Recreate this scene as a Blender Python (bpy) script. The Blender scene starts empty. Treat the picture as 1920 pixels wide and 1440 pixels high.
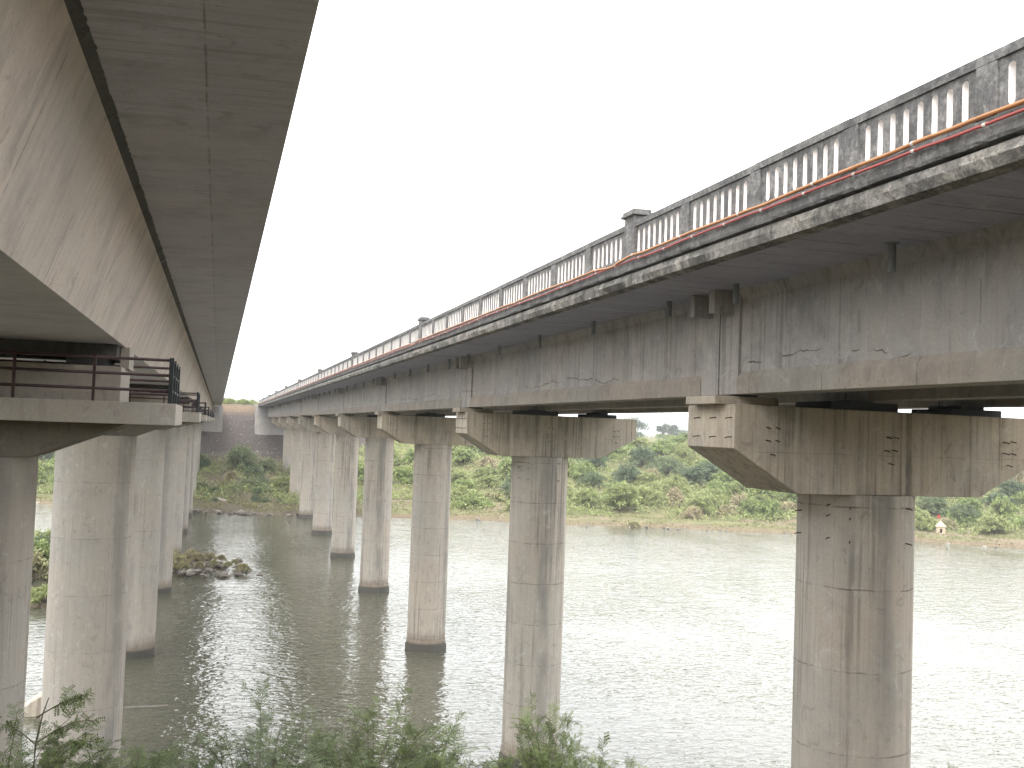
import bpy, bmesh, math, random
from mathutils import Vector, Matrix, noise
R = math.radians
rnd = random.Random(7)
scene = bpy.context.scene
COL = scene.collection

# ------------------------------------------------------------------ camera
PITCH, ROLL, YAW, FPX = 0.045345, 0.035612, 0.280313, 1900.0
fw = Vector((math.sin(YAW)*math.cos(PITCH), math.cos(YAW)*math.cos(PITCH), math.sin(PITCH)))
rt = Vector((math.cos(YAW), -math.sin(YAW), 0)); up = rt.cross(fw)
rt2 = rt*math.cos(ROLL)+up*math.sin(ROLL); up2 = up*math.cos(ROLL)-rt*math.sin(ROLL)
cam_d = bpy.data.cameras.new('camera'); cam = bpy.data.objects.new('camera', cam_d); COL.objects.link(cam)
cam_d.sensor_width = 36; cam_d.lens = FPX/1920*36
cam_d.clip_start = 0.1; cam_d.clip_end = 9000
M3 = Matrix((rt2, up2, -fw)).transposed()
cam.matrix_world = M3.to_4x4()
scene.camera = cam

# ------------------------------------------------------------------ sky, sun, exposure
SUN_EL, SUN_AZ = R(58), R(200)            # high sun behind cloud
w = bpy.data.worlds.new('World'); scene.world = w; w.use_nodes = True
nt = w.node_tree; nt.nodes.clear()
out = nt.nodes.new('ShaderNodeOutputWorld'); bg = nt.nodes.new('ShaderNodeBackground')
sky = nt.nodes.new('ShaderNodeTexSky'); sky.sky_type = 'NISHITA'; sky.sun_disc = False
sky.sun_elevation = SUN_EL; sky.sun_rotation = SUN_AZ; sky.dust_density = 6; sky.air_density = 1.6
hs = nt.nodes.new('ShaderNodeHueSaturation'); hs.inputs['Saturation'].default_value = 0.12
mx = nt.nodes.new('ShaderNodeMix'); mx.data_type = 'RGBA'
mx.inputs[0].default_value = 0.6; mx.inputs[7].default_value = (9.2, 9.3, 9.4, 1)
nt.links.new(sky.outputs[0], hs.inputs['Color']); nt.links.new(hs.outputs[0], mx.inputs[6])
nt.links.new(mx.outputs[2], bg.inputs[0]); bg.inputs[1].default_value = 0.13
nt.links.new(bg.outputs[0], out.inputs[0])
sd = bpy.data.lights.new('sun', 'SUN'); sd.energy = 0.6; sd.angle = R(20); sd.color = (1, .96, .9)
sun = bpy.data.objects.new('sun', sd); COL.objects.link(sun)
sdir = Vector((math.sin(SUN_AZ)*math.cos(SUN_EL), math.cos(SUN_AZ)*math.cos(SUN_EL), math.sin(SUN_EL)))
sun.rotation_euler = sdir.to_track_quat('Z', 'Y').to_euler()
scene.view_settings.view_transform = 'Standard'; scene.view_settings.look = 'None'
scene.view_settings.exposure = 1.85; scene.view_settings.gamma = 1

# ------------------------------------------------------------------ node helpers
class NT:
    def __init__(s, name):
        s.m = bpy.data.materials.new(name); s.m.use_nodes = True; s.t = s.m.node_tree
        s.b = s.t.nodes['Principled BSDF']; s.o = s.t.nodes['Material Output']
    def n(s, t, **k):
        x = s.t.nodes.new(t)
        for a, b in k.items(): setattr(x, a, b)
        return x
    def l(s, a, b): s.t.links.new(a, b)
    def put(s, sock, v):
        if hasattr(v, 'is_output') or isinstance(v, bpy.types.NodeSocket): s.l(v, sock)
        else: sock.default_value = v
    def math(s, op, a, b=0.0, c=None, clamp=False):
        x = s.n('ShaderNodeMath', operation=op, use_clamp=clamp); s.put(x.inputs[0], a); s.put(x.inputs[1], b)
        if c is not None: s.put(x.inputs[2], c)
        return x.outputs[0]
    def mapped(s, vec, scale, loc=(0, 0, 0)):
        x = s.n('ShaderNodeMapping'); s.l(vec, x.inputs[0]); x.inputs['Scale'].default_value = scale; x.inputs['Location'].default_value = loc
        return x.outputs[0]
    def noise(s, vec, scale, detail=5, rough=.55, dist=0):
        x = s.n('ShaderNodeTexNoise'); s.l(vec, x.inputs['Vector']); x.inputs['Scale'].default_value = scale
        x.inputs['Detail'].default_value = detail; x.inputs['Roughness'].default_value = rough; x.inputs['Distortion'].default_value = dist
        return x.outputs[0]
    def ramp(s, v, a, b, lo=0., hi=1.):
        x = s.n('ShaderNodeMapRange'); x.interpolation_type = 'SMOOTHSTEP'
        s.put(x.inputs[0], v); x.inputs[1].default_value = a; x.inputs[2].default_value = b
        x.inputs[3].default_value = lo; x.inputs[4].default_value = hi
        return x.outputs[0]
    def mix(s, f, a, b, mode='MIX'):
        x = s.n('ShaderNodeMix', data_type='RGBA', blend_type=mode)
        s.put(x.inputs[0], f)
        for i, v in ((6, a), (7, b)):
            if isinstance(v, tuple): x.inputs[i].default_value = (*v, 1) if len(v) == 3 else v
            else: s.l(v, x.inputs[i])
        return x.outputs[2]
    def pos(s): return s.n('ShaderNodeNewGeometry').outputs['Position']
    def bump(s, h, strength, dist, prev=None):
        x = s.n('ShaderNodeBump'); s.l(h, x.inputs['Height']); x.inputs['Strength'].default_value = strength; x.inputs['Distance'].default_value = dist
        if prev: s.l(prev, x.inputs['Normal'])
        return x.outputs[0]

def concrete(name, base, warm, dark, streak=(7, 7, .3), streak_amt=.5, algae=0., algae_scale=.8, lines=(), ring=False, wet=False, rough=.85, mott=.5, spot=0., bumpd=.01, band=.28, drip=0., grit=0., efflo=0):
    """lines: (axis, pitch, offset, width, strength) formwork joints; axis 0/1/2."""
    t = NT(name); P = t.pos(); sep = t.n('ShaderNodeSeparateXYZ'); t.l(P, sep.inputs[0])
    warp = t.noise(P, 1.7, 4)
    big = t.noise(P, .35, 5, .6)
    c = t.mix(t.ramp(big, .38, .62), base, warm)
    mid = t.noise(P, 1.3, 8, .65)
    c = t.mix(t.ramp(mid, .45, .72, 0, mott), c, dark)
    c = t.mix(t.ramp(t.noise(P, 2.1, 8, .7), .55, .72, 0, .25), c, tuple(min(1, x*1.45) for x in base))
    st = t.noise(t.mapped(P, streak), 1.0, 6, .62, .2)
    gate = t.ramp(t.noise(P, .5, 3), .35, .62)
    c = t.mix(t.math('MULTIPLY', t.ramp(st, .48, .66), t.math('MULTIPLY', gate, streak_amt)), c, dark)
    st2 = t.noise(t.mapped(P, tuple(x*2.7 for x in streak), (3, 5, 1)), 1.0, 4, .6)
    c = t.mix(t.ramp(st2, .52, .75, 0, streak_amt*.55), c, tuple(min(1, x*1.35) for x in base))
    c = t.mix(t.ramp(st2, .3, .5, streak_amt*.35, 0), c, dark)
    if drip:
        d1 = t.noise(t.mapped(P, (11, 11, .16), (2, 7, 1)), 1.0, 4, .6, .15)
        g1 = t.ramp(t.noise(t.mapped(P, (1.3, 1.3, .12), (5, 1, 2)), 1.0, 3), .46, .6)
        c = t.mix(t.math('MULTIPLY', t.math('MULTIPLY', t.ramp(d1, .5, .58), g1), drip), c, (.065, .058, .048))
        c = t.mix(t.math('MULTIPLY', t.ramp(d1, .30, .40, 1, 0), drip*.35), c, tuple(min(.6, x*1.35) for x in base))
    if efflo:
        ez = t.math('MULTIPLY', t.ramp(sep.outputs[2], 1.2, 1.9, 1, 0), t.ramp(t.noise(t.mapped(P, (1, 1, 1.6)), 2.3, 8, .75, .8), .48, .6))
        c = t.mix(t.math('MULTIPLY', ez, .55), c, (.4, .39, .37))
        hz = t.math('ADD', sep.outputs[2], t.math('MULTIPLY', t.noise(P, .45, 6, .6), .9)); 
        c = t.mix(t.math('MULTIPLY', t.ramp(t.math('ABSOLUTE', t.math('SUBTRACT', hz, 1.87)), .006, .018, 1, 0), t.ramp(t.noise(P, .8, 3), .48, .56)), c, (.05, .048, .045))
    if grit:
        gg = t.noise(P, 11, 7, .8)
        c = t.mix(t.ramp(gg, .5, .58, 0, grit), c, (.04, .04, .04)); c = t.mix(t.ramp(gg, .38, .46, grit*.8, 0), c, (.42, .4, .37))
        g2 = t.noise(P, 3.2, 6, .75); c = t.mix(t.ramp(g2, .5, .57, 0, grit*.8), c, (.07, .068, .066))
    if algae:
        al = t.noise(P, algae_scale, 9, .7); al2 = t.noise(t.mapped(P, (3, 3, .9)), 1.6, 8, .7)
        f = t.math('MULTIPLY', t.ramp(t.math('ADD', al, t.math('MULTIPLY', al2, .8)), .78, 1.02), algae)
        c = t.mix(f, c, (.045, .045, .043))
    ef = t.noise(t.mapped(P, (1, 1, .7), (11, 3, 8)), 3.2, 9, .72, 1.2)
    c = t.mix(t.ramp(ef, .56, .66, 0, .42), c, tuple(min(.6, x*1.6) for x in base))
    c = t.mix(t.ramp(ef, .34, .44, .5, 0), c, tuple(x*.75 for x in dark))
    c = t.mix(t.ramp(t.noise(P, .9, 6, .6, .6), .5, .66, 0, .4), c, warm)
    chip = t.noise(P, 9, 7, .75)
    c = t.mix(t.ramp(chip, .64, .70, 0, .55), c, (.06, .055, .048))
    fine = t.noise(P, 26, 4, .7)
    c = t.mix(t.ramp(fine, .3, .7, .0, .28), c, dark)
    if spot:
        vo = t.n('ShaderNodeTexVoronoi'); t.l(P, vo.inputs['Vector']); vo.inputs['Scale'].default_value = 5.5
        c = t.mix(t.ramp(vo.outputs['Distance'], .03, .07, spot, 0), c, (.05, .045, .04))
    h = t.math('ADD', t.math('ADD', t.math('MULTIPLY', fine, .6), t.math('MULTIPLY', mid, .8)), t.math('MULTIPLY', ef, .7))
    brk = t.ramp(t.noise(P, 2.6, 5, .7), .42, .58)
    for ax, pitch, off, wd, s_ in lines:
        q = t.math('ADD', sep.outputs[ax], t.math('MULTIPLY', warp, .09 if ax == 2 else .04))
        fr = t.math('FRACT', t.math('DIVIDE', t.math('SUBTRACT', q, off), pitch))
        dd = t.math('MULTIPLY', t.math('MINIMUM', fr, t.math('SUBTRACT', 1.0, fr)), pitch)
        f = t.math('MULTIPLY', t.ramp(dd, wd*.35, wd, 1, 0), t.math('MULTIPLY', t.math('ADD', t.math('MULTIPLY', brk, .9), .1), s_))
        c = t.mix(f, c, (.05, .045, .04)); h = t.math('SUBTRACT', h, t.math('MULTIPLY', f, .8))
        # a slight change of shade from one pour to the next
        cell = t.math('FLOOR', t.math('DIVIDE', t.math('SUBTRACT', q, off), pitch))
        wn = t.n('ShaderNodeTexWhiteNoise', noise_dimensions='1D'); t.l(t.math('ADD', cell, ax*17.3), wn.inputs['W'])
        c = t.mix(t.math('MULTIPLY', wn.outputs[0], band if s_ > .3 else .1), c, dark)
    if ring:
        oi = t.n('ShaderNodeObjectInfo').outputs['Random']; oc = t.n('ShaderNodeTexCoord').outputs['Object']; so = t.n('ShaderNodeSeparateXYZ'); t.l(oc, so.inputs[0])
        an = t.math('ARCTAN2', so.outputs[1], so.outputs[0])
        fr = t.math('FRACT', t.math('MULTIPLY', t.math('ADD', an, 3.3), 8/6.2832))
        f = t.math('MULTIPLY', t.ramp(t.math('MINIMUM', fr, t.math('SUBTRACT', 1.0, fr)), .006, .02, 1, 0), t.math('MULTIPLY', brk, .45))
        c = t.mix(f, c, dark)
        # one darker run of seepage down each column
        a2 = t.math('ABSOLUTE', t.math('ADD', an, t.math('ADD', t.math('ADD', .35, t.math('MULTIPLY', oi, 1.1)), t.math('MULTIPLY', t.noise(t.mapped(P, (.6, .6, .35)), 1, 4), .5))))
        f = t.math('MULTIPLY', t.ramp(a2, .06, .34, 1, 0), t.ramp(t.noise(t.mapped(P, (1, 1, .5)), 1.2, 6), .3, .6, .1, .6))
        c = t.mix(f, c, (.17, .165, .155))
    if wet:
        zz = t.math('ADD', sep.outputs[2], t.math('MULTIPLY', t.noise(t.mapped(P, (2, 2, .6)), 2.2, 7, .7), 1.3))
        c = t.mix(t.ramp(zz, -12.1, -11.2, .8, 0), c, (.13, .1, .07))
        c = t.mix(t.ramp(sep.outputs[2], -12.75, -12.62, .85, 0), c, (.05, .05, .045))
    t.l(c, t.b.inputs['Base Color']); t.b.inputs['Roughness'].default_value = rough
    t.b.inputs['Specular IOR Level'].default_value = .25
    t.l(t.bump(h, .7, bumpd), t.b.inputs['Normal'])
    return t.m

def plain(name, col, rough=.6, metal=0., var=.3, scale=6):
    t = NT(name); P = t.pos(); n = t.noise(P, scale, 6, .65)
    c = t.mix(t.ramp(n, .35, .7, 0, var), col, tuple(x*.35 for x in col))
    t.l(c, t.b.inputs['Base Color']); t.b.inputs['Roughness'].default_value = rough; t.b.inputs['Metallic'].default_value = metal
    t.l(t.bump(n, .4, .004), t.b.inputs['Normal'])
    return t.m

def leafmat(name, c1, c2, c3, trans=.25):
    t = NT(name); g = t.n('ShaderNodeNewGeometry'); oi = t.n('ShaderNodeObjectInfo')
    at = t.n('ShaderNodeAttribute', attribute_name='tone')
    f = t.math('ADD', t.math('MULTIPLY', g.outputs['Random Per Island'], .35), t.math('MULTIPLY', at.outputs['Fac'], .65))
    c = t.mix(t.ramp(f, .1, .75), c1, c2)
    big = t.noise(t.pos(), .11, 3)
    c = t.mix(t.ramp(t.math('ADD', t.math('MULTIPLY', oi.outputs['Random'], .6), t.math('MULTIPLY', big, .4)), .35, .75, 0, .6), c, c3)
    t.l(c, t.b.inputs['Base Color']); t.b.inputs['Roughness'].default_value = .55; t.b.inputs['Specular IOR Level'].default_value = .3
    tr = t.n('ShaderNodeBsdfTranslucent'); t.l(c, tr.inputs[0])
    ms = t.n('ShaderNodeMixShader'); ms.inputs[0].default_value = trans
    t.l(t.b.outputs[0], ms.inputs[1]); t.l(tr.outputs[0], ms.inputs[2]); t.l(ms.outputs[0], t.o.inputs[0])
    return t.m

TAN, WARM, DRK = (.35, .315, .27), (.38, .325, .26), (.17, .155, .14)
M = {}
M['column'] = concrete('column_concrete', (0.429, 0.393, 0.345), (0.463, 0.399, 0.334), (0.249, 0.234, 0.211), streak=(6, 6, .18), streak_amt=.6, lines=((2, 1.57, -2.78, .02, .6),), drip=.55, ring=True, wet=True, mott=.25, spot=.5, band=.12)
M['column_l'] = concrete('box_pier_concrete', (0.389, 0.364, 0.329), (0.409, 0.364, 0.314), (0.243, 0.225, 0.206), streak=(5, 5, .16), streak_amt=.35, lines=((2, 1.95, -2.3, .016, .42),), drip=.3, ring=True, wet=True, mott=.25, band=.1)
M['cap'] = concrete('cap_concrete', (0.52, 0.465, 0.395), (0.575, 0.48, 0.37), (0.222, 0.199, 0.164), streak=(4.5, 4.5, .22), streak_amt=.85, lines=((2, .85, -.2, .012, .35), (0, 1.22, .55, .012, .35)), mott=.3, spot=.35, algae=.12, drip=.6)
M['cap_l'] = concrete('platform_concrete', (0.419, 0.388, 0.351), (0.443, 0.400, 0.345), (0.271, 0.246, 0.228), streak=(4, 4, .5), streak_amt=.3, lines=((0, 1.4, -1.0, .01, .3),), mott=.25)
M['girder'] = concrete('girder_concrete', (0.321, 0.305, 0.291), (0.373, 0.338, 0.296), (0.174, 0.165, 0.165), streak=(4, 4, .4), streak_amt=.55, lines=((1, 1.17, .35, .014, .5),), mott=.7, spot=.5, drip=.35, efflo=1)
M['bulb'] = concrete('girder_bulb_concrete', (.30, .28, .245), (.34, .285, .235), (.18, .165, .145), streak=(3, 3, 1.5), streak_amt=.4, lines=((1, 2.33, .35, .02, .5),), mott=.6, algae=.2, bumpd=.03)
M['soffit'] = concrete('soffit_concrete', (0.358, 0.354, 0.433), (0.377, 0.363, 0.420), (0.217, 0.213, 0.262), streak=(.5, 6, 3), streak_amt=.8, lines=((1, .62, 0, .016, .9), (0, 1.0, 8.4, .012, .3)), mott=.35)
M['kerb'] = concrete('weathered_concrete', (.2, .195, .188), (.185, .175, .165), (.075, .075, .075), streak=(5, 5, 3), streak_amt=.6, algae=.55, algae_scale=2.2, mott=.6, bumpd=.03, grit=.55)
M['edge'] = concrete('spalled_edge_concrete', (0.396, 0.358, 0.303), (0.308, 0.286, 0.259), (0.132, 0.127, 0.116), streak=(5, 5, 4), streak_amt=.5, algae=.75, algae_scale=1.1, mott=.6, bumpd=.08, grit=.6)
M['rail'] = concrete('railing_concrete', (.215, .21, .203), (.18, .172, .165), (.08, .08, .08), streak=(8, 8, 1.6), streak_amt=.7, algae=.4, algae_scale=2.0, mott=.7, bumpd=.02, grit=.6)
M['white'] = plain('whitewash', (.85, .81, .78), .8, var=.25, scale=14)
M['web'] = concrete('box_web_concrete', (0.637, 0.572, 0.514), (0.697, 0.590, 0.514), (0.398, 0.352, 0.314), streak=(.3, 3.2, .5), streak_amt=.95, lines=((1, 2.4, .3, .013, .7),), mott=.75, spot=.3)
M['web_soffit'] = concrete('box_soffit_concrete', (0.548, 0.531, 0.581), (0.581, 0.546, 0.568), (0.343, 0.336, 0.364), streak=(.6, 11, 3), streak_amt=.8, lines=((1, 1.25, .2, .009, .3), (0, 30, -.2, .012, .5)), mott=.6)
M['shaded_grout'] = concrete('shaded_grout_strip', (.13, .12, .115), (.1, .095, .09), (.05, .048, .045), mott=.6, bumpd=.03)  # rough mortar, its dark colour also painting the shade under the deck junction
M['beam'] = concrete('stained_shaded_beam_concrete', (.2, .18, .15), (.17, .15, .12), (.1, .09, .075), streak=(4, 4, .5), streak_amt=.5, mott=.5)  # stained concrete, with the slab's shadow also darkened into the base colour
M['asphalt'] = plain('asphalt', (.05, .05, .05), .9)
M['maroon'] = plain('maroon_paint', (.06, .028, .03), .45, .2, .4, 9)
M['steel'] = plain('navy_paint_steel', (.025, .03, .035), .45, .2, .4, 9)
M['orange'] = plain('orange_plastic', (.36, .155, .05), .5, 0, .35, 3)
M['red'] = plain('red_plastic', (.32, .055, .045), .5, 0, .35, 3)
M['clip'] = plain('pale_metal_clip', (.6, .55, .5), .5, .2)
M['rust'] = plain('rusty_rod', (.03, .022, .018), .8, .2)
M['bearing'] = plain('dark_bearing', (.05, .05, .05), .8)
M['pvc'] = plain('grey_pipe', (.16, .17, .17), .6)
M['bark'] = plain('bark', (.12, .095, .07), .9, 0, .5, 12)
M['twig'] = plain('green_brown_twig', (.10, .09, .055), .8, 0, .4, 20)
M['rock'] = plain('river_rock', (.15, .13, .11), .9, 0, .7, 2.5)
M['rock_l'] = plain('pale_rock', (.28, .255, .225), .9, 0, .5, 3)
M['wood'] = plain('driftwood', (.3, .26, .22), .9)
M['shrine'] = plain('cream_plaster', (.46, .36, .26), .8, 0, .25, 2)
M['flag'] = plain('red_cloth', (.4, .03, .025), .8, 0, .1)
M['black'] = plain('dark_opening', (.03, .025, .02), .9)
M['leaf_near'] = leafmat('acacia_leaf', (.085, .115, .05), (.19, .24, .095), (.13, .165, .09), .3)
M['leaf_a'] = leafmat('bush_leaf', (.12, .155, .06), (.27, .335, .115), (.31, .32, .14), .2)
M['leaf_b'] = leafmat('bush_leaf_dark', (.05, .075, .045), (.14, .19, .095), (.2, .23, .11), .2)
M['leaf_c'] = leafmat('bush_leaf_dry', (.19, .165, .095), (.34, .33, .17), (.34, .28, .18), .2)
M['leaf_far'] = leafmat('far_tree_leaf', (.05, .075, .05), (.09, .12, .07), (.1, .13, .09), .2)
M['grass'] = leafmat('bank_grass', (.10, .115, .045), (.19, .195, .085), (.22, .19, .105), .15)

# ------------------------------------------------------------------ object helpers
def tag(o, label=None, cat=None, group=None, kind=None):
    if label: o['label'] = label
    if cat: o['category'] = cat
    if group: o['group'] = group
    if kind: o['kind'] = kind
    return o
def empty(name, loc=(0, 0, 0), parent=None):
    o = bpy.data.objects.new(name, None); COL.objects.link(o); o.location = loc; o.empty_display_size = .5
    if parent: o.parent = parent
    return o
class MB:
    def __init__(s): s.v = []; s.f = []; s.mi = []; s.tone = []
    def face(s, idx, mi=0): s.f.append(tuple(idx)); s.mi.append(mi)
    def add(s, vs, fs, mi=0):
        b = len(s.v); s.v += [tuple(v) for v in vs]
        for f in fs: s.face([b+i for i in f], mi)
        return s
    def box(s, x0, x1, y0, y1, z0, z1, mi=0):
        return s.add([(x, y, z) for x in (x0, x1) for y in (y0, y1) for z in (z0, z1)],
                     [(0, 1, 3, 2), (4, 6, 7, 5), (0, 4, 5, 1), (2, 3, 7, 6), (0, 2, 6, 4), (1, 5, 7, 3)], mi)
    def tube(s, pts, r, n=8, mi=0, taper=None, cap=True):
        pts = [Vector(p) for p in pts]; b = len(s.v); m = len(pts)
        for i, p in enumerate(pts):
            d = (pts[min(i+1, m-1)]-pts[max(i-1, 0)]).normalized()
            a = d.cross(Vector((0, 0, 1)))
            if a.length < .05: a = d.cross(Vector((1, 0, 0)))
            a.normalize(); c = d.cross(a)
            rr = r if taper is None else r+(taper-r)*i/(m-1)
            for k in range(n):
                t = 2*math.pi*k/n; s.v.append(tuple(p+a*math.cos(t)*rr+c*math.sin(t)*rr))
        for i in range(m-1):
            for k in range(n):
                k2 = (k+1) % n; s.face((b+i*n+k, b+i*n+k2, b+(i+1)*n+k2, b+(i+1)*n+k), mi)
        if cap:
            s.face([b+k for k in range(n)][::-1], mi); s.face([b+(m-1)*n+k for k in range(n)], mi)
        return s
    def prism(s, poly, y0, y1, mi=0, axis='y'):
        n = len(poly)
        if axis == 'y': vs = [(a, y0, b) for a, b in poly]+[(a, y1, b) for a, b in poly]
        else: vs = [(y0, a, b) for a, b in poly]+[(y1, a, b) for a, b in poly]
        fs = [tuple(range(n)), tuple(range(2*n-1, n-1, -1))]+[(i, (i+1) % n+n-0 if False else i+n, (i+1) % n+n, (i+1) % n) for i in range(n)]
        return s.add(vs, fs, mi)
    def build(s, name, mats, parent=None, smooth=False, bevel=0, fix=True):
        me = bpy.data.meshes.new(name); me.from_pydata(s.v, [], s.f)
        if not isinstance(mats, (list, tuple)): mats = [mats]
        for m in mats: me.materials.append(m)
        if len(mats) > 1: me.polygons.foreach_set('material_index', s.mi)
        if s.tone:
            at = me.attributes.new('tone', 'FLOAT', 'POINT'); at.data.foreach_set('value', s.tone)
        if fix:
            bm = bmesh.new(); bm.from_mesh(me); bmesh.ops.recalc_face_normals(bm, faces=bm.faces)
            if bevel:
                bmesh.ops.remove_doubles(bm, verts=bm.verts, dist=1e-5)
                ed = [e for e in bm.edges if len(e.link_faces) == 2 and e.calc_face_angle(0) > .3]
                bmesh.ops.bevel(bm, geom=ed, offset=bevel, segments=2, affect='EDGES', profile=.6)
            bm.to_mesh(me); bm.free()
        if smooth: me.polygons.foreach_set('use_smooth', [True]*len(me.polygons))
        o = bpy.data.objects.new(name, me); COL.objects.link(o)
        if parent: o.parent = parent
        return o
def copy(o, parent=None, loc=None):
    c = o.copy(); COL.objects.link(c); c.parent = parent
    if loc is not None: c.location = loc
    for ch in [x for x in o.children]: copy(ch, c, None)
    return c
def roughen(o, cell, amp, scale=1.5, seed=0, only=None):
    """cut long faces into cells and shift the vertices a little: worn concrete"""
    me = o.data; bm = bmesh.new(); bm.from_mesh(me)
    bmesh.ops.remove_doubles(bm, verts=bm.verts, dist=1e-5)
    for _ in range(6):
        ed = [e for e in bm.edges if e.calc_length() > cell]
        if not ed: break
        bmesh.ops.subdivide_edges(bm, edges=ed, cuts=1, use_grid_fill=True)
    bm.normal_update()
    for v in bm.verts:
        if only and not only(v.co): continue
        q = v.co*scale+Vector((seed, 0, 0)); a = noise.noise(q)+.5*noise.noise(q*3.1)
        v.co += v.normal*a*amp
    bm.to_mesh(me); bm.free()

H = -13.13
SP = 21.0
Y0 = 17.86

# ================================================================== SETTING
def lerp_pts(x, pts):
    if x <= pts[0][0]: return pts[0][1]
    for (a, b), (c, d) in zip(pts, pts[1:]):
        if x <= c: return b+(d-b)*(x-a)/(c-a)
    return pts[-1][1]
FAR = [(-3000, 420), (-300, 230), (-60, 172), (-25, 161), (3.5, 147), (25, 144.5), (37, 142), (48, 135.5), (58, 132.6), (78, 126.8), (92, 117.5), (101, 108.8), (140, 78), (300, 0), (3000, -900)]
NEAR = [(-3000, 200), (-300, 60), (-40, 26), (0, 19.5), (20, 15), (60, -5), (300, -120), (3000, -1300)]
PROF = [(-40, -16), (-8, -15.2), (-1.5, -13.9), (0, H), (1.0, -12.75), (2.5, -12.6), (12, -12.3), (22, -11.4), (36, -9.4), (52, -6.0), (68, -3.6), (90, -2.3), (140, -1.9), (400, -1.6), (3000, -1.6)]
def hgt(x, y):
    d = y-lerp_pts(x, FAR)
    wob = 1.6*noise.noise(Vector((x*.07, y*.07, 0)))+.6*noise.noise(Vector((x*.35, y*.35, 3)))
    if y > lerp_pts(x, NEAR)+40 or d > -30:
        dd = d+wob*1.5
        z = lerp_pts(dd, PROF)
        if dd > 3: z += .35*noise.noise(Vector((x*.13, y*.13, 5)))*min(1, dd/20)*2
        e = 3.25-max(0, (213-y)*.74, (-13-x)*.55, (x-20)*.55)
        if e > z and y > 150: z = e+.25*noise.noise(Vector((x*.4, y*.4, 9)))
        return z
    n = y-lerp_pts(x, NEAR)
    return lerp_pts(n, [(-400, 3.2), (-29.5, 3.2), (-22.5, -1.6), (-18, -1.72), (0, H), (6, -15), (40, -16)])+.25*wob*(1 if n < -3 and n > -16 else 0)  # unseen bank rise behind the camera, added to block light from front faces
def axis(segs):
    a = []
    for lo, hi, st in segs:
        k = lo
        while k < hi-1e-6: a.append(k); k += st
    a.append(segs[-1][1]); return a
xs = axis([(-3000, -600, 300), (-600, -120, 40), (-120, -45, 6), (-45, 135, 1.25), (135, 240, 6), (240, 720, 40), (720, 3000, 285)])
ys = axis([(-900, -100, 100), (-100, -12, 8), (-12, 28, 1.0), (28, 96, 8), (96, 230, 1.25), (230, 330, 8), (330, 900, 57), (900, 3000, 300)])
mb = MB(); nx = len(xs)
for y in ys:
    for x in xs: mb.v.append((x, y, hgt(x, y)))
for j in range(len(ys)-1):
    for i in range(nx-1): mb.face((j*nx+i, j*nx+i+1, (j+1)*nx+i+1, (j+1)*nx+i))
def groundmat():
    t = NT('bank_ground'); P = t.pos(); sep = t.n('ShaderNodeSeparateXYZ'); t.l(P, sep.inputs[0])
    n1 = t.noise(P, .12, 6, .6); n2 = t.noise(P, .6, 7, .65); n3 = t.noise(P, 4, 6, .7)
    g = t.mix(t.ramp(n2, .35, .65), (.10, .108, .05), (.175, .17, .082))
    soil = t.mix(t.ramp(n3, .3, .7), (.135, .105, .07), (.24, .195, .14))
    c = t.mix(t.ramp(t.math('ADD', n1, t.math('MULTIPLY', n2, .6)), .84, .94), g, soil)
    shore = t.math('ADD', sep.outputs[2], t.math('MULTIPLY', n2, .5))
    c = t.mix(t.ramp(shore, -12.6, -12.25, .85, 0), c, t.mix(t.ramp(n3, .35, .65), (.10, .075, .05), (.22, .175, .12)))
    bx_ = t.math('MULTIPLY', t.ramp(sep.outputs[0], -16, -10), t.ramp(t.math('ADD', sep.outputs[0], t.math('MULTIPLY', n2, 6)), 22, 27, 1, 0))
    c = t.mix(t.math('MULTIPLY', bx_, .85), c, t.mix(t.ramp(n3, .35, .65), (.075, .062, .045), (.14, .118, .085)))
    # bare rubble face of the road embankment
    ey = t.ramp(t.math('ADD', sep.outputs[1], t.math('MULTIPLY', n2, 5)), 196, 199)
    ez = t.ramp(t.math('ADD', sep.outputs[2], t.math('MULTIPLY', n2, 1.5)), 3.5, 3.9, 1, 0)
    ex = t.math('MULTIPLY', t.ramp(sep.outputs[0], -26, -22), t.ramp(sep.outputs[0], 31, 35, 1, 0))
    e = t.math('MULTIPLY', t.math('MULTIPLY', ey, ez), ex)
    rub = t.mix(t.ramp(n3, .35, .65), (.05, .043, .04), (.105, .09, .083))
    rub = t.mix(t.ramp(sep.outputs[2], .5, 2.6, 0, .8), rub, (.17, .12, .08))
    c = t.mix(e, c, rub)
    # upstream slope near the camera
    t.l(c, t.b.inputs['Base Color']); t.b.inputs['Roughness'].default_value = .95; t.b.inputs['Specular IOR Level'].default_value = .1
    t.l(t.bump(t.math('ADD', n3, n2), .8, .25), t.b.inputs['Normal'])
    return t.m
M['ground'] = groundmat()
tag(mb.build('ground', M['ground'], smooth=True, fix=False), kind='structure')

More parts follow.
